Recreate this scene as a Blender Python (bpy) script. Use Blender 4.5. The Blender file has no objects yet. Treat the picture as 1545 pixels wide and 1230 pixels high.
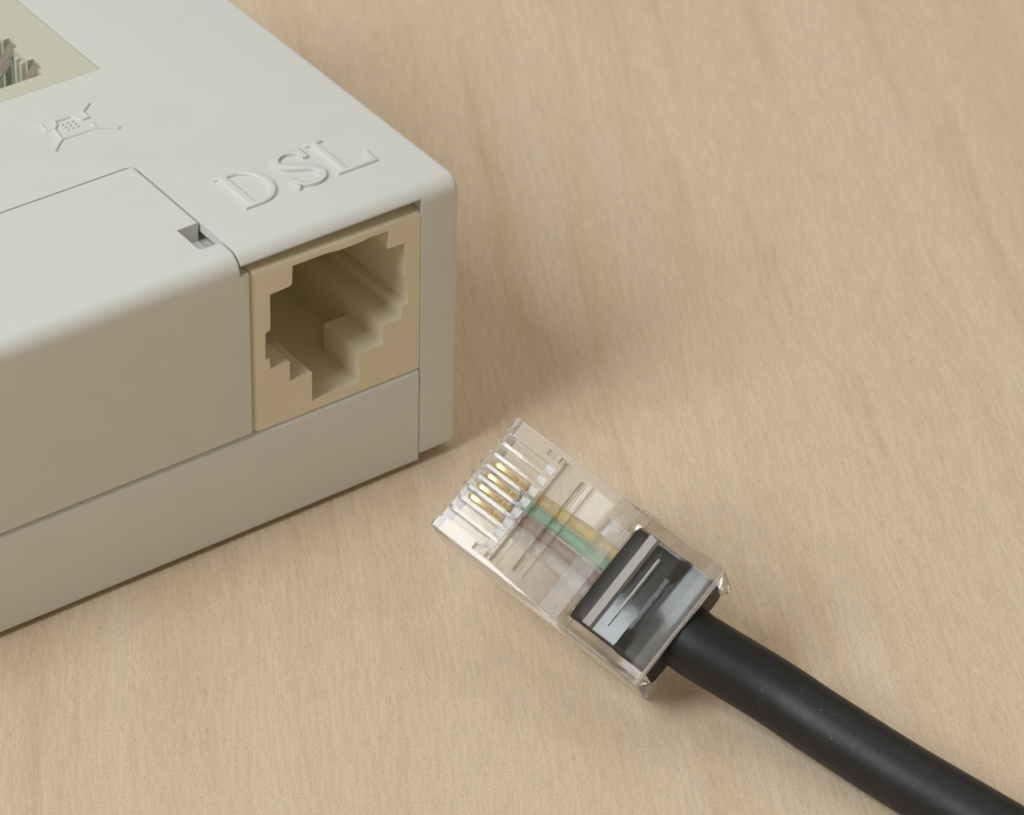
import bpy, bmesh, math, random
from mathutils import Matrix, Vector
random.seed(7)
S = 0.001                      # everything below is modelled in millimetres, then scaled to metres
scene = bpy.context.scene
C = scene.collection

# ------------------------------------------------------------------ camera
cam = bpy.data.cameras.new('camera')
cam_o = bpy.data.objects.new('camera', cam); C.objects.link(cam_o)
cam_o.location = (-137.762*S, -194.906*S, 180.193*S)
cam_o.rotation_euler = (0.938003, -0.022699, -0.628756)
cam.sensor_fit = 'HORIZONTAL'; cam.sensor_width = 36.0; cam.lens = 134.606
cam.clip_start = 0.01; cam.clip_end = 10.0
cam.dof.use_dof = True; cam.dof.focus_distance = 0.280; cam.dof.aperture_fstop = 80
cam.dof.aperture_blades = 0
scene.camera = cam_o

# ------------------------------------------------------------------ world and lamps
world = bpy.data.worlds.new('World'); scene.world = world; world.use_nodes = True
bg = world.node_tree.nodes['Background']
bg.inputs['Color'].default_value = (1.0, 0.87, 0.68, 1); bg.inputs['Strength'].default_value = 0.345

def area_lamp(name, loc, target, size, watts, colour):
    l = bpy.data.lights.new(name, 'AREA'); l.shape = 'RECTANGLE'; l.size = size[0]; l.size_y = size[1]
    l.energy = watts; l.color = colour
    o = bpy.data.objects.new(name, l); C.objects.link(o); o.location = loc
    d = Vector(target) - Vector(loc); o.rotation_euler = d.to_track_quat('-Z', 'Y').to_euler()
    return o
# large soft window-like lamp on the left, grazing along the front of the box
area_lamp('key_softbox', (-0.79, 0.0, 0.82), (-0.005, -0.005, 0.0), (0.44, 0.60), 9.4, (0.88, 0.95, 1.0))
# wide soft light overhead
area_lamp('overhead_softbox', (0.12, 0.30, 0.72), (0.0, 0.0, 0.0), (0.6, 0.6), 0.90, (0.93, 0.98, 1.0))

scene.view_settings.view_transform = 'Standard'; scene.view_settings.look = 'None'
scene.view_settings.exposure = 0.0; scene.view_settings.gamma = 1.0
scene.render.engine = 'CYCLES'
cy = scene.cycles
cy.max_bounces = 24; cy.transmission_bounces = 20; cy.glossy_bounces = 10; cy.diffuse_bounces = 5
cy.transparent_max_bounces = 16; cy.caustics_refractive = True; cy.caustics_reflective = True
cy.blur_glossy = 0.3; cy.sample_clamp_indirect = 6.0; cy.use_denoising = True

# ------------------------------------------------------------------ materials
def new_mat(name):
    m = bpy.data.materials.new(name); m.use_nodes = True
    nt = m.node_tree; b = nt.nodes['Principled BSDF']
    return m, nt, b
def N(nt, t, **kw):
    n = nt.nodes.new(t)
    for k, v in kw.items(): setattr(n, k, v)
    return n
def coords_mm(nt):
    tc = N(nt, 'ShaderNodeTexCoord'); mp = N(nt, 'ShaderNodeMapping')
    mp.inputs['Scale'].default_value = (1000, 1000, 1000)
    nt.links.new(tc.outputs['Object'], mp.inputs['Vector'])
    return mp.outputs['Vector']
def noise(nt, vec, scale, detail=2, rough=0.5):
    n = N(nt, 'ShaderNodeTexNoise'); n.inputs['Scale'].default_value = scale
    n.inputs['Detail'].default_value = detail; n.inputs['Roughness'].default_value = rough
    nt.links.new(vec, n.inputs['Vector']); return n.outputs['Fac']
def ramp(nt, fac, stops):
    r = N(nt, 'ShaderNodeValToRGB'); el = r.color_ramp.elements
    el[0].position, el[0].color = stops[0][0], (*stops[0][1], 1)
    el[1].position, el[1].color = stops[-1][0], (*stops[-1][1], 1)
    for p, c in stops[1:-1]:
        e = el.new(p); e.color = (*c, 1)
    nt.links.new(fac, r.inputs['Fac']); return r.outputs['Color']
def mix(nt, fac, a, b, mode='MIX'):
    m = N(nt, 'ShaderNodeMix', data_type='RGBA', blend_type=mode)
    if isinstance(fac, float): m.inputs['Factor'].default_value = fac
    else: nt.links.new(fac, m.inputs['Factor'])
    nt.links.new(a, m.inputs['A']) if not isinstance(a, tuple) else setattr(m.inputs['A'], 'default_value', (*a, 1))
    nt.links.new(b, m.inputs['B']) if not isinstance(b, tuple) else setattr(m.inputs['B'], 'default_value', (*b, 1))
    return m.outputs['Result']

def plastic(name, col, rough, edge, grain=0.25, specks=0.0):
    m, nt, b = new_mat(name); v = coords_mm(nt)
    tone = noise(nt, v, 0.35, 3)
    c = ramp(nt, tone, [(0.3, tuple(x*0.985 for x in col)), (0.7, tuple(min(1, x*1.01) for x in col))])
    if specks:
        vo = N(nt, 'ShaderNodeTexVoronoi'); vo.inputs['Scale'].default_value = 0.42
        nt.links.new(v, vo.inputs['Vector'])
        sp = N(nt, 'ShaderNodeMath', operation='LESS_THAN'); sp.inputs[1].default_value = specks
        nt.links.new(vo.outputs['Distance'], sp.inputs[0])
        c = mix(nt, sp.outputs[0], c, tuple(x*0.55 for x in col))
    nt.links.new(c, b.inputs['Base Color'])
    b.inputs['Roughness'].default_value = rough
    b.inputs['IOR'].default_value = 1.46
    bv = N(nt, 'ShaderNodeBevel', samples=4); bv.inputs['Radius'].default_value = edge*S
    bp = N(nt, 'ShaderNodeBump'); bp.inputs['Strength'].default_value = grain; bp.inputs['Distance'].default_value = 0.00002
    nt.links.new(noise(nt, v, 9.0, 3, 0.6), bp.inputs['Height'])
    nt.links.new(bv.outputs['Normal'], bp.inputs['Normal'])
    nt.links.new(bp.outputs['Normal'], b.inputs['Normal'])
    return m
M = {}
M['white'] = plastic('white_housing_plastic', (0.69, 0.695, 0.66), 0.42, 0.22, 0.12, 0.022)
M['letter'] = plastic('white_embossed_plastic', (0.69, 0.695, 0.66), 0.40, 0.16, 0.10)
M['beige'] = plastic('beige_socket_plastic', (0.775, 0.700, 0.530), 0.38, 0.03, 0.2, 0.02)
M['cream'] = plastic('cream_socket_plastic', (0.60, 0.60, 0.48), 0.38, 0.10, 0.2)

def metal(name, col, rough, bump=0.0):
    m, nt, b = new_mat(name); b.inputs['Metallic'].default_value = 1.0
    v = coords_mm(nt)
    c = ramp(nt, noise(nt, v, 3.0, 3), [(0.3, tuple(x*0.8 for x in col)), (0.7, col)])
    nt.links.new(c, b.inputs['Base Color']); b.inputs['Roughness'].default_value = rough
    if bump:
        bp = N(nt, 'ShaderNodeBump'); bp.inputs['Strength'].default_value = bump; bp.inputs['Distance'].default_value = 0.00005
        nt.links.new(noise(nt, v, 5.0, 3), bp.inputs['Height']); nt.links.new(bp.outputs['Normal'], b.inputs['Normal'])
    return m
M['gold'] = metal('gold_contact', (1.0, 0.82, 0.40), 0.27, 0.1)
M['spring'] = metal('nickel_spring', (0.86, 0.87, 0.84), 0.20)

def glass(name, trans=0.86, r0=0.02, r1=0.09, bump=0.05):
    m, nt, b = new_mat(name); v = coords_mm(nt)
    b.inputs['Base Color'].default_value = (0.99, 0.985, 0.98, 1)
    b.inputs['Transmission Weight'].default_value = trans
    b.inputs['IOR'].default_value = 1.50
    r = N(nt, 'ShaderNodeMapRange'); r.inputs['To Min'].default_value = r0; r.inputs['To Max'].default_value = r1
    nt.links.new(noise(nt, v, 0.8, 3), r.inputs['Value']); nt.links.new(r.outputs['Result'], b.inputs['Roughness'])
    bp = N(nt, 'ShaderNodeBump'); bp.inputs['Strength'].default_value = bump; bp.inputs['Distance'].default_value = 0.00005
    nt.links.new(noise(nt, v, 1.6, 3), bp.inputs['Height']); nt.links.new(bp.outputs['Normal'], b.inputs['Normal'])
    return m
M['clear'] = glass('clear_polycarbonate')
M['glint_frost'] = glass('glint_chip_polycarbonate', 0.35, 0.25, 0.4)  # whitish: painted glints on facets and rear edge; also the chipped mouth edges
M['satin'] = glass('worn_polycarbonate', 1.0, 0.05, 0.12, 0.0)
M['rear'] = glass('glossy_polycarbonate', 1.0, 0.02, 0.05, 0.0)
M['lip'] = glass('lip_sheen_polycarbonate', 0.88, 0.15, 0.25, 0.0)  # slightly white, middle step of the painted reflection on the rear lip
M['haze'] = glass('hazed_polycarbonate', 0.945, 0.22, 0.32, 0.0)

def wire_mat(name, col):
    m, nt, b = new_mat(name); v = coords_mm(nt)
    nt.links.new(ramp(nt, noise(nt, v, 2.0), [(0.3, tuple(x*0.85 for x in col)), (0.7, col)]), b.inputs['Base Color'])
    b.inputs['Roughness'].default_value = 0.35
    return m
M['yellow'] = wire_mat('yellow_insulation', (0.92, 0.68, 0.20))
M['green'] = wire_mat('green_insulation', (0.27, 0.60, 0.36))
M['brown'] = wire_mat('brown_insulation', (0.46, 0.28, 0.22))
M['pale'] = wire_mat('white_insulation', (0.82, 0.73, 0.65))

def jacket_mat():
    m, nt, b = new_mat('black_cable_jacket'); v = coords_mm(nt)
    c = ramp(nt, noise(nt, v, 0.9, 4), [(0.3, (0.007, 0.007, 0.007)), (0.7, (0.011, 0.011, 0.011))])
    vo = N(nt, 'ShaderNodeTexVoronoi'); vo.inputs['Scale'].default_value = 0.75
    nt.links.new(v, vo.inputs['Vector'])
    sp = N(nt, 'ShaderNodeMath', operation='LESS_THAN'); sp.inputs[1].default_value = 0.04
    nt.links.new(vo.outputs['Distance'], sp.inputs[0])
    nt.links.new(mix(nt, sp.outputs[0], c, (0.16, 0.15, 0.13)), b.inputs['Base Color'])
    r = N(nt, 'ShaderNodeMapRange'); b.inputs['Specular IOR Level'].default_value = 0.42
    r.inputs['To Min'].default_value = 0.42; r.inputs['To Max'].default_value = 0.54
    nt.links.new(noise(nt, v, 1.2, 4), r.inputs['Value']); nt.links.new(r.outputs['Result'], b.inputs['Roughness'])
    bp = N(nt, 'ShaderNodeBump'); bp.inputs['Strength'].default_value = 0.25; bp.inputs['Distance'].default_value = 0.00004
    nt.links.new(noise(nt, v, 4.0, 4, 0.6), bp.inputs['Height']); nt.links.new(bp.outputs['Normal'], b.inputs['Normal'])
    return m
M['jacket'] = jacket_mat()

def wood_mat():
    m, nt, b = new_mat('pale_maple_laminate'); v = coords_mm(nt)
    # rotate so that local x runs along the grain, then bend it slightly
    rot = N(nt, 'ShaderNodeMapping'); rot.inputs['Rotation'].default_value = (0, 0, math.radians(-61.5))
    nt.links.new(v, rot.inputs['Vector'])
    warp = N(nt, 'ShaderNodeTexNoise'); warp.inputs['Scale'].default_value = 0.018; warp.inputs['Detail'].default_value = 1
    nt.links.new(rot.outputs['Vector'], warp.inputs['Vector'])
    sub = N(nt, 'ShaderNodeVectorMath', operation='SUBTRACT'); sub.inputs[1].default_value = (0.5, 0.5, 0.5)
    nt.links.new(warp.outputs['Color'], sub.inputs[0])
    scl = N(nt, 'ShaderNodeVectorMath', operation='MULTIPLY'); scl.inputs[1].default_value = (0, 7, 0)
    nt.links.new(sub.outputs[0], scl.inputs[0])
    add = N(nt, 'ShaderNodeVectorMath', operation='ADD')
    nt.links.new(rot.outputs['Vector'], add.inputs[0]); nt.links.new(scl.outputs[0], add.inputs[1])
    def stretched(sx, sy, scale, detail, off=0):
        mp = N(nt, 'ShaderNodeMapping'); mp.inputs['Scale'].default_value = (sx, sy, 1); mp.inputs['Location'].default_value = (off, off*1.7, 0)
        nt.links.new(add.outputs[0], mp.inputs['Vector'])
        return noise(nt, mp.outputs['Vector'], scale, detail)
    base = ramp(nt, stretched(0.035, 0.55, 0.5, 3), [(0.30, (0.660, 0.512, 0.352)), (0.5, (0.680, 0.535, 0.376)), (0.70, (0.700, 0.560, 0.402))])
    # orange heart streaks, sparse and tapering
    st = N(nt, 'ShaderNodeMapRange'); st.inputs['From Min'].default_value = 0.56; st.inputs['From Max'].default_value = 1.0
    nt.links.new(stretched(0.035, 0.75, 0.8, 3, 11.3), st.inputs['Value'])
    c = mix(nt, st.outputs['Result'], base, (0.575, 0.385, 0.215))
    # fine flecks along the grain
    fl = N(nt, 'ShaderNodeMapRange'); fl.inputs['From Min'].default_value = 0.35; fl.inputs['From Max'].default_value = 0.65
    fl.inputs['To Min'].default_value = 0.945; fl.inputs['To Max'].default_value = 1.045
    nt.links.new(stretched(0.22, 2.2, 1.5, 3, 4.0), fl.inputs['Value'])
    g = N(nt, 'ShaderNodeCombineColor'); 
    for i in range(3): nt.links.new(fl.outputs['Result'], g.inputs[i])
    c = mix(nt, 1.0, c, g.outputs['Color'], 'MULTIPLY')
    po = N(nt, 'ShaderNodeMapRange'); po.inputs['From Min'].default_value = 0.60; po.inputs['From Max'].default_value = 0.72
    po.inputs['To Min'].default_value = 1.0; po.inputs['To Max'].default_value = 0.86
    nt.links.new(stretched(0.45, 4.2, 2.0, 1, 7.7), po.inputs['Value'])
    g3 = N(nt, 'ShaderNodeCombineColor')
    for i in range(3): nt.links.new(po.outputs['Result'], g3.inputs[i])
    c = mix(nt, 1.0, c, g3.outputs['Color'], 'MULTIPLY')
    # pore speckle
    sp = N(nt, 'ShaderNodeMapRange'); sp.inputs['From Min'].default_value = 0.3; sp.inputs['From Max'].default_value = 0.7
    sp.inputs['To Min'].default_value = 0.86; sp.inputs['To Max'].default_value = 1.12
    nt.links.new(noise(nt, v, 7.5, 2), sp.inputs['Value'])
    g2 = N(nt, 'ShaderNodeCombineColor')
    for i in range(3): nt.links.new(sp.outputs['Result'], g2.inputs[i])
    c = mix(nt, 1.0, c, g2.outputs['Color'], 'MULTIPLY')
    nt.links.new(c, b.inputs['Base Color'])
    b.inputs['Roughness'].default_value = 0.55; b.inputs['Specular IOR Level'].default_value = 0.35
    bp = N(nt, 'ShaderNodeBump'); bp.inputs['Strength'].default_value = 0.35; bp.inputs['Distance'].default_value = 0.00003
    nt.links.new(noise(nt, v, 6.0, 3, 0.6), bp.inputs['Height']); nt.links.new(bp.outputs['Normal'], b.inputs['Normal'])
    return m
M['wood'] = wood_mat()

# ------------------------------------------------------------------ mesh helpers (millimetres)
def bm_box(x0, x1, y0, y1, z0, z1, bevel=0, seg=2, bm=None, edges=None):
    own = bm is None
    bm = bm or bmesh.new()
    t = bmesh.new(); bmesh.ops.create_cube(t, size=1)
    for v in t.verts:
        v.co = Vector(((x0+x1)/2+v.co.x*(x1-x0), (y0+y1)/2+v.co.y*(y1-y0), (z0+z1)/2+v.co.z*(z1-z0)))
    if bevel:
        es = [e for e in t.edges if edges is None or edges(*(v.co for v in e.verts))]
        bmesh.ops.bevel(t, geom=es, offset=bevel, segments=seg, affect='EDGES', profile=0.5)
    me = bpy.data.meshes.new('tmp'); t.to_mesh(me); bm.from_mesh(me); bpy.data.meshes.remove(me); t.free()
    return bm
def bm_prism(poly, axis_map, lo, hi, holes=(), bm=None):
    """polygon (a,b) with holes, extruded between lo and hi; axis_map(a,b,t) gives the 3D point"""
    t = bmesh.new(); loops = [poly, *holes]; edges = []
    for lp in loops:
        vs = [t.verts.new(axis_map(a, b, lo)) for a, b in lp]
        edges += [t.edges.new((vs[i], vs[(i+1) % len(vs)])) for i in range(len(vs))]
    if holes: bmesh.ops.triangle_fill(t, edges=edges, use_beauty=True, use_dissolve=False)
    else: t.faces.new(t.verts[:])
    faces = t.faces[:]
    r = bmesh.ops.extrude_face_region(t, geom=faces)
    d = Vector(axis_map(0, 0, hi)) - Vector(axis_map(0, 0, lo))
    for v in r['geom']:
        if isinstance(v, bmesh.types.BMVert): v.co += d
    bmesh.ops.recalc_face_normals(t, faces=t.faces[:])
    if bm is None: return t
    me = bpy.data.meshes.new('tmp'); t.to_mesh(me); bm.from_mesh(me); bpy.data.meshes.remove(me); t.free()
    return bm
def temp_obj(bm, name='tmp'):
    me = bpy.data.meshes.new(name); bm.to_mesh(me); bm.free()
    o = bpy.data.objects.new(name, me); C.objects.link(o); return o
def boolean(bm, cutters):
    """bm minus / plus a list of (bmesh, op); returns a new bmesh"""
    o = temp_obj(bm); cs = []
    for cb, op in cutters:
        c = temp_obj(cb, 'cut'); cs.append(c)
        md = o.modifiers.new('b', 'BOOLEAN'); md.object = c; md.operation = op; md.solver = 'EXACT'
    dg = bpy.context.evaluated_depsgraph_get()
    me = bpy.data.meshes.new_from_object(o.evaluated_get(dg))
    r = bmesh.new(); r.from_mesh(me)
    for x in [o, *cs]:
        m_ = x.data; bpy.data.objects.remove(x); bpy.data.meshes.remove(m_)
    bpy.data.meshes.remove(me)
    return r
def obj(name, bm, mat, parent=None, smooth=35, xf=None, label=None):
    bmesh.ops.recalc_face_normals(bm, faces=bm.faces[:]) if smooth is not None and smooth > 0 else None
    me = bpy.data.meshes.new(name); bm.to_mesh(me); bm.free()
    if xf is not None: me.transform(xf)
    me.transform(Matrix.Scale(S, 4))
    o = bpy.data.objects.new(name, me); C.objects.link(o)
    if parent is not None:
        o.parent = parent
        off = Vector(); q = parent
        while q is not None: off += q.location; q = q.parent
        me.transform(Matrix.Translation(-off))
    me.materials.append(mat)
    if smooth:
        me.shade_smooth(); me.set_sharp_from_angle(angle=math.radians(smooth))
    if label: o['label'] = label
    return o
def empty(name, loc, label, cat):
    o = bpy.data.objects.new(name, None); C.objects.link(o); o.location = Vector(loc)*S
    o.empty_display_size = 0.01; o['label'] = label; o['category'] = cat
    return o
def tube(points, r, seg=10, bm=None, closed_ends=True):
    bm = bm or bmesh.new(); pts = [Vector(p) for p in points]; rings = []
    for i, p in enumerate(pts):
        d = (pts[min(i+1, len(pts)-1)] - pts[max(i-1, 0)]).normalized()
        a = d.orthogonal().normalized() if i == 0 else (prev - prev.dot(d)*d).normalized()
        prev = a; b_ = d.cross(a)
        rr = r[i] if isinstance(r, (list, tuple)) else r
        rings.append([bm.verts.new(p + rr*(math.cos(t)*a + math.sin(t)*b_)) for t in (2*math.pi*k/seg for k in range(seg))])
    for A, B in zip(rings, rings[1:]):
        for k in range(seg): bm.faces.new((A[k], A[(k+1) % seg], B[(k+1) % seg], B[k]))
    if closed_ends:
        bm.faces.new(rings[0][::-1]); bm.faces.new(rings[-1])
    return bm
def spline(pts, n=10):
    """Catmull-Rom through the points"""
    P = [Vector(p) for p in pts]; P = [2*P[0]-P[1]] + P + [2*P[-1]-P[-2]]; out = []
    for i in range(1, len(P)-2):
        for k in range(n):
            t = k/n; a, b_, c, d = P[i-1:i+3]
            out.append(0.5*((2*b_) + (c-a)*t + (2*a-5*b_+4*c-d)*t*t + (3*b_-a-3*c+d)*t**3))
    out.append(P[-2]); return out

# ------------------------------------------------------------------ table
TZ = -0.55                     # the box stands on four thin feet, its lower rim is at zero
table = obj('tabletop', bm_box(-300, 320, -300, 320, -19, TZ), M['wood'], smooth=0)
table['kind'] = 'structure'

# ------------------------------------------------------------------ the white box
H, A_, H1 = 24.99, 3.56, 8.72
XL, YB = -68.0, 58.0
box = empty('splitter_box', (-20, 15, TZ), 'white plastic telephone line splitter box with embossed DSL lettering and beige wall socket', 'splitter box')
box['label'] = 'white plastic splitter box embossed DSL, with an empty beige socket in its front'

def rounded_bar(x0, x1, y0, y1, z0, z1, R, r0, r1, seg=12):
    """bar along x whose section has a front-top radius R; ends rounded with radius r0 / r1"""
    def section(x, d):
        pts = [(y0+d, z0+d*0), (y1-d, z0+d*0), (y1-d, z1-d)]
        Rd = max(R-d, 0.01)
        for k in range(seg+1):
            t = math.pi/2*k/seg
            pts.append((y0+d+Rd-Rd*math.sin(t), z1-d-Rd+Rd*math.cos(t)))
        return [(x, y, z) for y, z in pts]
    secs = []
    for k in range(5):
        t = math.pi/2*k/4; secs.append(section(x0+r0-r0*math.sin(math.pi/2-t+0) if r0 else x0, r0*(1-math.sin(t)) if r0 else 0))
        if not r0: break
    if r1:
        for k in range(6):
            t = math.pi/2*k/5; secs.append(section(x1-r1+r1*math.sin(t), r1*(1-math.cos(t))))
    else: secs.append(section(x1, 0))
    bm = bmesh.new(); rings = [[bm.verts.new(p) for p in s] for s in secs]; n = len(rings[0])
    for a, b_ in zip(rings, rings[1:]):
        for k in range(n): bm.faces.new((a[k], a[(k+1) % n], b_[(k+1) % n], b_[k]))
    bm.faces.new(rings[0][::-1]); bm.faces.new(rings[-1])
    bmesh.ops.recalc_face_normals(bm, faces=bm.faces[:])
    return bm

# top shell: roof, right wall and the front post; openings cut for cover, tray and sockets
shell = rounded_bar(XL, A_, 0.0, YB, 0.6, H, 1.4, 0, 0.48)
vert = lambda a, b_: abs(a.x-b_.x) < 1e-4 and abs(a.y-b_.y) < 1e-4
cover_cut = bm_box(XL-2, -15.80, -5, 14.87, 8.0, 40, 0.7, 4, edges=lambda a, b_: vert(a, b_) and a.y > 10 and a.x > -20)
tray_cut = bm_box(XL-2, 0.07, -5, YB-1.6, -2, 8.9)
front_cut = bm_box(-15.9, 0.10, -5, 17.2, 7.0, 24.12)
top_cut = bm_box(-27.06, -10.70, 28.20, 44.06, 12.0, 40)
shell = boolean(shell, [(cover_cut, 'DIFFERENCE'), (tray_cut, 'DIFFERENCE'), (front_cut, 'DIFFERENCE'), (top_cut, 'DIFFERENCE')])
shell_o = obj('top_shell', shell, M['white'], box)

# lettering and emblem standing proud of the roof
ZL = H - 0.02
up = lambda a, b_, t: (a, b_, t)
def round_top(bm, z, r=0.19):
    es = [e for e in bm.edges if all(abs(v.co.z-z) < 1e-4 for v in e.verts) and any(f.normal.z < 0.5 for f in e.link_faces)]
    bmesh.ops.bevel(bm, geom=es, offset=r, segments=4, affect='EDGES', profile=0.5, clamp_overlap=True)
    return bm
def letter(name, poly, holes, parent, h=0.23):
    bm = round_top(bm_prism(poly, up, ZL, H+h, holes), H+h)
    return obj(name, bm, M['letter'], parent)
def ell(cx, cy, rx, ry, a0, a1, n=20):
    return [(cx+rx*math.cos(math.radians(a0+(a1-a0)*k/n)), cy+ry*math.sin(math.radians(a0+(a1-a0)*k/n))) for k in range(n+1)]
def shift(poly, dx, dy): return [(x+dx, y+dy) for x, y in poly]
D_out = [(0.0, 0.0)] + ell(1.55, 2.4, 2.20, 2.4, -90, 90) + [(0.0, 4.8), (0.0, 4.55), (0.38, 4.42), (0.38, 0.38), (0.0, 0.25)]
D_in = [(1.10, 0.42)] + ell(1.50, 2.4, 1.62, 1.98, -90, 90) + [(1.10, 4.38)]
letter('letter_d', shift(D_out, -12.17, 5.04), [shift(D_in, -12.17, 5.04)], shell_o)
path = spline([(2.55, 3.55, 0), (2.30, 4.35, 0), (1.55, 4.72, 0), (0.78, 4.40, 0), (0.48, 3.72, 0), (0.80, 3.05, 0), (1.5, 2.55, 0), (2.2, 2.05, 0), (2.50, 1.30, 0), (2.22, 0.52, 0), (1.45, 0.16, 0), (0.65, 0.50, 0), (0.34, 1.35, 0)], 6)
L_, R_ = [], []
for i, p in enumerate(path):
    t = i/(len(path)-1); d = (path[min(i+1, len(path)-1)]-path[max(i-1, 0)]).normalized(); nrm = Vector((-d.y, d.x, 0))
    wd = 0.19 + 0.15*math.exp(-((t-0.5)/0.17)**2)
    L_.append((p+nrm*wd)[:2]); R_.append((p-nrm*wd)[:2])
serif_top = [(2.42, 3.42), (2.70, 3.42), (2.74, 4.82), (2.58, 4.82), (2.40, 4.30)]
serif_bot = [(0.46, 1.50), (0.18, 1.50), (0.10, 0.02), (0.28, 0.02), (0.48, 0.55)]
wide = lambda poly: [(x*1.17-0.12, y) for x, y in poly]
L_, R_, serif_top, serif_bot = wide(L_), wide(R_), wide(serif_top), wide(serif_bot)
s_bm = bm_prism(shift(L_ + R_[::-1], -7.5, 5.0), up, ZL, H+0.23)
s_bm = boolean(s_bm, [(bm_prism(shift(serif_top, -7.5, 5.0), up, ZL, H+0.23), 'UNION'), (bm_prism(shift(serif_bot, -7.5, 5.0), up, ZL, H+0.23), 'UNION')])
bmesh.ops.recalc_face_normals(s_bm, faces=s_bm.faces[:])
bmesh.ops.dissolve_limit(s_bm, angle_limit=0.01, verts=s_bm.verts[:], edges=s_bm.edges[:])
s_bm = round_top(s_bm, H+0.23, 0.14)
obj('letter_s', s_bm, M['letter'], shell_o)
L_out = [(0, 0), (3.55, 0), (3.68, 1.75), (3.36, 1.75), (3.00, 0.80), (2.55, 0.42), (1.10, 0.42), (1.10, 4.50), (1.55, 4.54), (1.55, 4.90), (0, 4.90), (0, 4.54), (0.40, 4.46), (0.40, 0.42), (0, 0.36)]
letter('letter_l', shift(L_out, -3.92, 5.13), [], shell_o)

emb = bmesh.new()
for line in [
    [(-19.74, 24.30), (-18.72, 23.55), (-18.75, 22.65), (-18.20, 22.42), (-17.72, 22.92), (-17.62, 23.40), (-16.20, 23.40), (-15.95, 22.80), (-15.70, 22.48), (-15.15, 22.48), (-15.15, 23.40), (-14.10, 24.22)],
    [(-18.20, 22.42), (-18.42, 20.95), (-19.68, 19.83)], [(-18.42, 20.95), (-15.45, 20.90), (-13.97, 19.92)], [(-15.45, 20.90), (-15.38, 21.70)]]:
    tube([(x, y, H-0.01) for x, y in line], 0.165, 8, emb)
for i in range(3):
    for j in range(3):
        x, y = -17.35+0.44*i, 21.88+0.42*j
        bm_box(x-0.11, x+0.11, y-0.11, y+0.11, H-0.05, H+0.10, 0.04, 2, bm=emb)
obj('phone_emblem', emb, M['letter'], shell_o, label='small embossed crossed out telephone symbol')

# cover panel left of the beige socket, with its finger notch
cover = rounded_bar(XL, -15.18, 0.0, 14.78, 8.95, H-0.01, 1.4, 0, 0.06)
step = bm_box(-15.98, -10, -5, 20, 23.35, 40)
notch = bm_box(-17.74, -10, 2.55, 5.62, H-1.5, 40, 0.35, 3, edges=lambda a, b_: vert(a, b_) and a.y < 4 and a.x < -16)
corner = bm_prism([(-15.2, 14.3), (-15.2, 15.5), (-16.5, 15.5), (-16.5, 14.9)], up, 8, 40)
cover = boolean(cover, [(step, 'DIFFERENCE'), (notch, 'DIFFERENCE')])
obj('cover_panel', cover, M['white'], box)

# base tray
tray = bm_box(XL+0.3, 0.0, 0.02, YB-1.7, 0.0, H1, 0.5, 5, edges=lambda a, b_: abs(a.y-0.02) < 1e-3 and abs(b_.y-0.02) < 1e-3 and a.z > 1 and b_.z > 1)
tray_o = obj('base_tray', tray, M['white'], box)
for fx in (-61.0, -7.0):
    for fy in (8.0, 50.0):
        obj('foot', tube([(fx, fy, TZ), (fx, fy, 0.05)], 4.0, 24), M['jacket'], tray_o)

# beige line socket
J1 = [(-11.5, 22.70), (-11.58, 21.20), (-11.72, 21.00), (-13.50, 20.90), (-13.52, 17.90), (-13.62, 17.72), (-13.97, 17.65), (-14.0, 15.24), (-13.62, 15.24), (-13.60, 14.24), (-11.86, 14.20), (-11.86, 12.46), (-9.90, 12.46), (-9.90, 9.82),
      (-5.62, 9.82), (-5.66, 12.46), (-3.46, 12.46), (-3.48, 14.20), (-1.77, 14.20), (-1.77, 15.26), (-1.14, 15.26), (-1.24, 17.72), (-1.46, 17.80), (-1.50, 20.95), (-2.98, 20.98), (-2.94, 22.60), (-4.6, 22.66), (-5.6, 22.52), (-7.4, 22.54), (-8.6, 22.68)]
J2 = [(-11.5, 22.70), (-11.58, 21.20), (-11.72, 21.00), (-13.50, 20.90), (-13.52, 17.90), (-13.62, 17.72), (-13.97, 17.65), (-14.0, 15.24), (-13.62, 15.24), (-13.60, 14.24), (-12.6, 14.20), (-12.6, 9.82),
      (-3.48, 9.82), (-3.48, 14.20), (-1.77, 14.20), (-1.77, 15.26), (-1.14, 15.26), (-1.24, 17.72), (-1.46, 17.80), (-1.50, 20.95), (-2.98, 20.98), (-2.94, 22.60), (-7.0, 22.60)]
J1 = [(x+0.12, z-0.16) for x, z in J1]; J2 = [(x+0.12, z-0.16) for x, z in J2]
outer = [(-14.98, 8.80), (0.02, 8.76), (0.05, 23.12), (-14.96, 23.40)]
fr = lambda a, b_, t: (a, t, b_)
front = bm_prism(outer, fr, 0.10, 4.90, [J1])
fe = [e for e in front.edges if all(abs(v.co.y-0.10) < 1e-4 for v in e.verts) and (all(v.co.z > 23.0 for v in e.verts) or all(v.co.x < -14.9 for v in e.verts))]
bmesh.ops.bevel(front, geom=fe, offset=0.34, segments=4, affect='EDGES', profile=0.5)
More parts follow.
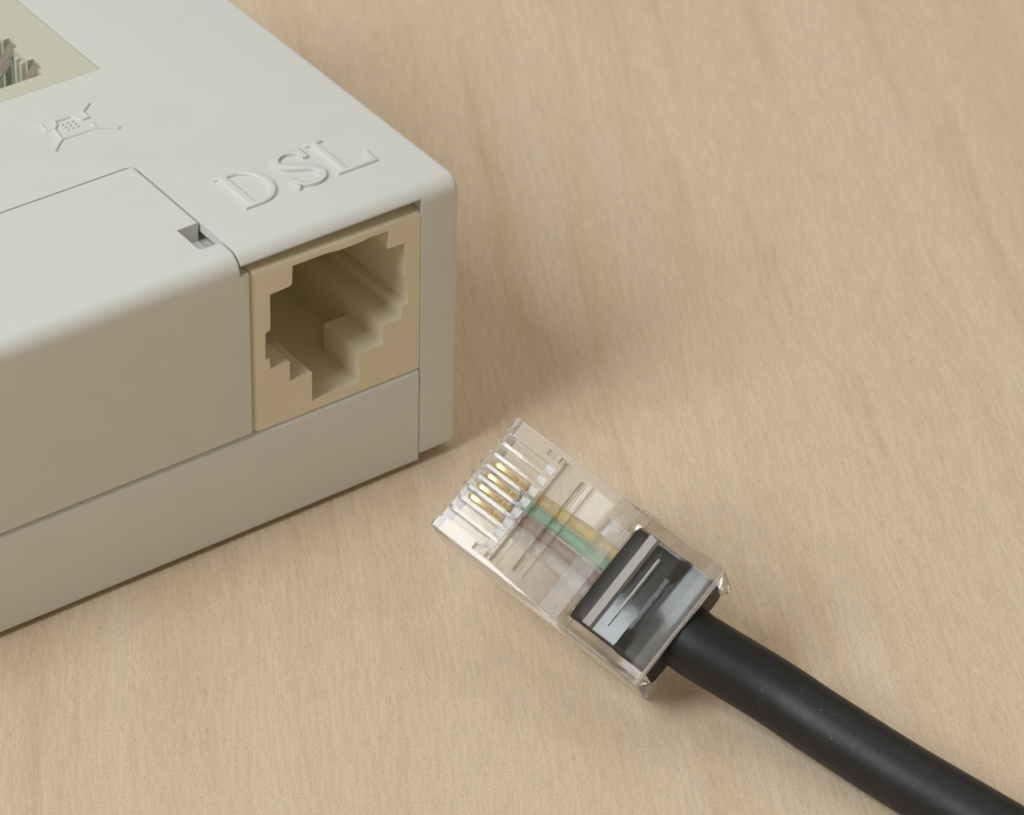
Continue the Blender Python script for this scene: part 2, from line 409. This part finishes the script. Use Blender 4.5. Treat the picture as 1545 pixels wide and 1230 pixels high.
# moulded ledges are a touch rounded at the front
socket = front
for part in (bm_prism(outer, fr, 4.90, 15.2, [J2]), ):
    me = bpy.data.meshes.new('tmp'); part.to_mesh(me); socket.from_mesh(me); bpy.data.meshes.remove(me); part.free()
bm_box(-14.9, -0.1, 15.2, 16.2, 9.0, 23.1, bm=socket)
sock_o = obj('line_socket', socket, M['beige'], box, label='beige modular socket, empty, with stepped keyway')
for i in range(8):                                   # spring wires under the roof of the socket
    x = -7.24 + (i-3.5)*1.02
    obj('contact_wire', tube([(x, 5.6, 22.45), (x, 8.2, 21.9), (x, 14.6, 19.2), (x, 15.3, 19.0)], 0.17, 8), M['spring'], sock_o)

# cream phone socket in the roof
HX0, HX1, HY0, HY1 = -24.6, -14.75, 30.0, 42.4
hole = [(HX0, HY0), (HX1, HY0)]
slots = [(31.15, 32.85), (34.90, 36.60), (38.65, 40.35)]
for a, b_ in slots: hole += [(HX1, a-0.30), (HX1+0.55, a-0.30), (HX1+0.55, a+1.25), (HX1, a+1.25)]
hole += [(HX1, HY1), (HX0, HY1)]
cream = bm_prism([(-27.0, 28.26), (-10.76, 28.26), (-10.76, 44.0), (-27.0, 44.0)], up, 13.0, H-0.05, [hole])
bm_box(-26.9, -10.9, 28.4, 43.9, 12.0, 13.0, bm=cream)
cream_o = obj('phone_socket', cream, M['cream'], box, label='cream coloured telephone socket with sprung metal contacts')
for a, b_ in slots:
    prof = [(x+0.5, z) for x, z in [(-14.80, H-0.20), (-14.72, H-0.55), (-17.15, H-3.7), (-16.6, H-9.5), (-16.85, H-9.5), (-17.45, H-3.7), (-15.02, H-0.30)]]
    sb = bm_prism(prof, fr, a, a+0.95)
    tube([(-14.34, a-0.02, H-0.22), (-14.42, a-0.02, H-0.42), (-16.85, a-0.02, H-3.7), (-16.2, a-0.02, H-9.4)], 0.19, 10, sb)
    obj('contact_spring', sb, M['spring'], cream_o)
    for yy, dx in ((a+1.6, 0.40), (a+2.4, 0.40)):
        obj('guide_rib', bm_box(HX1-dx, HX1+0.02, yy, yy+0.30, 12.9, H-0.35, 0.07, 2), M['cream'], cream_o)

# ------------------------------------------------------------------ the plug and its cable
p = Vector((0.30404559, -0.9058068, -0.29507681)); w = Vector((0.8145448, 0.08655328, 0.57360727)); n = p.cross(w).normalized()
SH = Vector((0.447, 0.606, TZ))
o0 = Vector((-8.07014545, -18.22259045, 13.87998366+0.03)) + SH
PX = Matrix(((p.x, w.x, n.x, o0.x), (p.y, w.y, n.y, o0.y), (p.z, w.z, n.z, o0.z), (0, 0, 0, 1)))
cable = empty('network_cable', (0, -36, TZ), 'black round cable ending in a clear plastic plug with gold contacts', 'cable')
pv = lambda a, b_, t: (a, t, b_)                     # profile in (u,n), extruded along v
LEN = 19.05

body = bm_box(0, 11.8, -5.05, 5.05, -6.0, 0, 0.18, 2)
rear_prof = [(11.7, -7.0), (LEN, -7.0), (LEN, -0.85)]
for k in range(1, 9):
    t = math.pi/2*k/8; rear_prof.append((LEN-2.5*(1-math.cos(t)), -0.85+0.97*math.sin(t)))
rear_prof.append((11.7, 0.12))
rear = bm_prism(rear_prof, pv, -5.2, 5.2)
re = [e for e in rear.edges if abs(abs(e.verts[0].co.y)-5.2) < 1e-3 and abs(e.verts[0].co.y-e.verts[1].co.y) < 1e-3]
bmesh.ops.bevel(rear, geom=re, offset=0.22, segments=2, affect='EDGES', profile=0.5)
SL = [-3.53+0.98*k for k in range(8)]
slots_bm = bmesh.new()
for v0 in SL:
    bm_prism([(-0.3, 0.4), (-0.3, -1.15), (3.85, -1.15), (4.85, -0.30), (4.85, 0.4)], pv, v0-0.36, v0+0.36, bm=slots_bm)
for s in (-1, 1):
    bm_box(3.55, 4.15, s*4.32-0.25, s*4.32+0.25, -0.5, 0.4, bm=slots_bm)
    bm_box(4.62, 5.00, s*4.32-0.25, s*4.32+0.25, -0.5, 0.4, bm=slots_bm)
bm_prism([(5.08, 0.3), (5.08, -0.40), (5.20, -0.62), (5.60, -0.62), (5.74, -0.3), (5.74, 0.3)], pv, -4.5, 4.5, bm=slots_bm)
bm_prism([(6.85, 0.3), (6.85, -0.50), (6.95, -0.66), (7.22, -0.66), (7.36, -0.35), (7.36, 0.3)], pv, -4.05, 4.05, bm=slots_bm)
bm_box(7.85, 9.98, -4.1, 4.1, -0.16, 0.4, bm=slots_bm)
bm_prism([(13.28, 0.5), (13.28, 0.10), (13.82, -0.38), (13.95, -0.95), (15.95, -0.88), (16.10, -0.20), (16.5, 0.10), (16.5, 0.5)], pv, -3.95, 3.95, bm=slots_bm)
cavity = bm_prism([(11.9, -1.25), (LEN+0.5, -1.25), (LEN+0.5, -5.9), (11.9, -5.9)], pv, -4.1, 4.1)
channel = bm_box(9.9, 12.2, -3.2, 3.2, -3.9, -1.5)
channel2 = bm_box(10.02, 11.62, -6, 6, -0.03, 1.0)
ridge = bm_prism([(14.55, -1.0), (14.74, -0.72), (14.86, -1.0)], pv, -3.0, 3.0)
ridge2 = bm_prism([(16.05, -0.60), (16.14, 0.18), (16.44, 0.18), (16.7, -0.1)], pv, -2.3, 2.1)
# broken, ragged lower lip at the cable mouth
jag = [(LEN+1.0, -4.7)]; vv = -4.7
while vv < 4.5:
    jag.append((LEN-random.uniform(0.15, 0.75)-0.55*math.exp(-(vv/2.2)**2), vv)); vv += random.uniform(0.25, 0.6)
jag += [(LEN-0.2, 4.6), (LEN+1.0, 4.6)]
lip = bm_prism(jag, up, -8.0, -5.6)
body = boolean(body, [(rear, 'UNION'), (cavity, 'DIFFERENCE'), (channel, 'DIFFERENCE'), (channel2, 'DIFFERENCE'), (slots_bm, 'DIFFERENCE'), (lip, 'DIFFERENCE'), (ridge, 'UNION'), (ridge2, 'UNION')])
bmesh.ops.recalc_face_normals(body, faces=body.faces[:])
for f in body.faces:
    c = f.calc_center_median(); nz = f.normal.z
    if 3.85 < c.x < 4.86 and 0.5 < nz < 0.9: f.material_index = 1  # slot ramps whitened, reflections painted into the colour
    elif 13.2 < c.x < 13.83 and 0.4 < nz < 0.95: f.material_index = 1  # crimp slope whitened to stand in for its bright reflection
    elif 14.5 < c.x < 14.9 and 0.3 < nz < 0.97 and c.z > -1.1: f.material_index = 1  # thin glint along the ridge, painted white
    elif 16.15 < c.x < 16.45 and nz > 0.9 and c.z > 0.13: f.material_index = 3
    elif 15.9 < c.x < 16.51 and 0.3 < nz < 0.97: f.material_index = 2
    elif 10.0 < c.x < 11.65 and nz > 0.9 and -0.06 < c.z < 0.0: f.material_index = 3
    elif c.x > 18.80 and nz > 0.2 and c.z > -1.0: f.material_index = 1  # rear edge: white end of a painted reflection gradient
    elif c.x > 17.9 and nz > 0.2 and c.z > -1.0: f.material_index = 5  # paler step of that painted lip reflection
    elif c.x > 16.5 and nz > 0.3 and c.z > -1.0: f.material_index = 2
    elif c.x > 17.6 and c.z < -5.2 and abs(nz) < 0.3 and abs(c.y) < 4.6: f.material_index = 1
    elif c.x > 11.7 and c.z > -1.4 and abs(c.y) < 4.15: f.material_index = 4
plug_o = obj('connector', body, M['clear'], cable, smooth=30, xf=PX, label='clear plastic modular plug')
plug_o.data.materials.append(M['glint_frost']); plug_o.data.materials.append(M['satin']); plug_o.data.materials.append(M['haze']); plug_o.data.materials.append(M['rear']); plug_o.data.materials.append(M['lip'])

latch_prof_c = spline([(0.35, -5.95, 0), (0.55, -7.0, 0), (2.0, -7.9, 0), (6.0, -9.2, 0), (11.0, -10.7, 0), (14.0, -11.42, 0)], 5)
Lp, Rp = [], []
for i, q in enumerate(latch_prof_c):
    d = (latch_prof_c[min(i+1, len(latch_prof_c)-1)]-latch_prof_c[max(i-1, 0)]).normalized()
    Lp.append((q.x-d.y*0.42, q.y+d.x*0.42)); Rp.append((q.x+d.y*0.42, q.y-d.x*0.42))
latch = bm_prism(Lp+Rp[::-1], pv, -1.6, 1.6)
bm_box(2.6, 6.4, -2.9, 2.9, -9.1, -8.3, bm=latch)
obj('latch', bm_prism(Lp+Rp[::-1], pv, -1.6, 1.6), M['clear'], plug_o, xf=PX); latch.free()

names = ['pale', 'brown', 'green', 'yellow']
for k, v0 in enumerate(SL[2:6]):
    prof = [(0.80, -1.9), (0.80, -0.50), (0.88, -0.38), (1.00, -0.40), (1.06, -0.52), (1.14, -0.40), (2.95, -0.36), (3.08, -0.42), (3.25, -0.85), (3.80, -0.95), (3.80, -2.2), (3.5, -2.2)]
    obj('contact', bm_prism(prof, pv, v0-0.14, v0+0.14), M['gold'], plug_o, xf=PX)
    jit = (-0.12, -0.06, 0.08, 0.16)[k]
    pts = spline([(3.4, v0, -2.45), (6.0, v0+0.02, -2.5), (8.8, v0+jit, -2.55), (10.2, v0+jit, -2.7), (12.3, v0+jit, -3.3)], 6)
    obj('wire', tube(pts, 0.475, 12), M[names[k]], plug_o, xf=PX, label=f"{dict(pale='white', brown='brown', green='green', yellow='yellow')[names[k]]} insulated wire")

# jacket: flattened where it is crimped inside the plug, round outside
toW = lambda u, v, nn: PX @ Vector((u, v, nn))
secs = []                                            # (centre, axis a, axis b, half a, half b, squareness)
CN = -3.50
for u, ha, hb, sq in [(11.98, 3.85, 2.0, 12), (12.1, 4.03, 2.18, 12), (13.6, 4.05, 2.2, 12), (15.2, 4.05, 2.2, 12), (17.2, 4.05, 2.2, 10), (18.3, 4.05, 2.25, 12), (18.93, 4.05, 2.25, 12), (18.96, 3.95, 2.2, 10), (18.98, 2.6, 2.43, 2.2), (19.0, 2.43, 2.43, 2), (19.3, 2.43, 2.43, 2)]:
    secs.append((toW(u, 0, CN), w, n, ha, hb, sq))
ctr = [toW(18.9, 0, CN), toW(20.2, 0, CN)] + [Vector(q)+SH for q in [(2.35, -40.4, 3.62), (3.56, -44.42, 2.86), (5.05, -51.52, 2.44), (6.19, -57.19, 2.44), (7.34, -62.68, 2.44), (9.2, -70.05, 2.44), (13.5, -84, 2.44), (22, -103, 2.44)]]
sp = spline(ctr, 10)[10:]
a0 = w.copy()
for i, q in enumerate(sp):
    d = (sp[min(i+1, len(sp)-1)]-sp[max(i-1, 0)]).normalized()
    a0 = (a0-a0.dot(d)*d).normalized(); b0 = d.cross(a0)
    secs.append((q, a0.copy(), b0, 2.43, 2.43, 2))
jb = bmesh.new(); rings = []; SEG = 48
for c, a, b_, ha, hb, sq in secs:
    ring = []
    for k in range(SEG):
        t = 2*math.pi*k/SEG; ct, st = math.cos(t), math.sin(t)
        ring.append(jb.verts.new(c + a*ha*math.copysign(abs(ct)**(2/sq), ct) + b_*hb*math.copysign(abs(st)**(2/sq), st)))
    rings.append(ring)
for A, B in zip(rings, rings[1:]):
    for k in range(SEG): jb.faces.new((A[k], A[(k+1) % SEG], B[(k+1) % SEG], B[k]))
jb.faces.new(rings[0][::-1]); jb.faces.new(rings[-1])
obj('cable_jacket', jb, M['jacket'], cable, smooth=60)
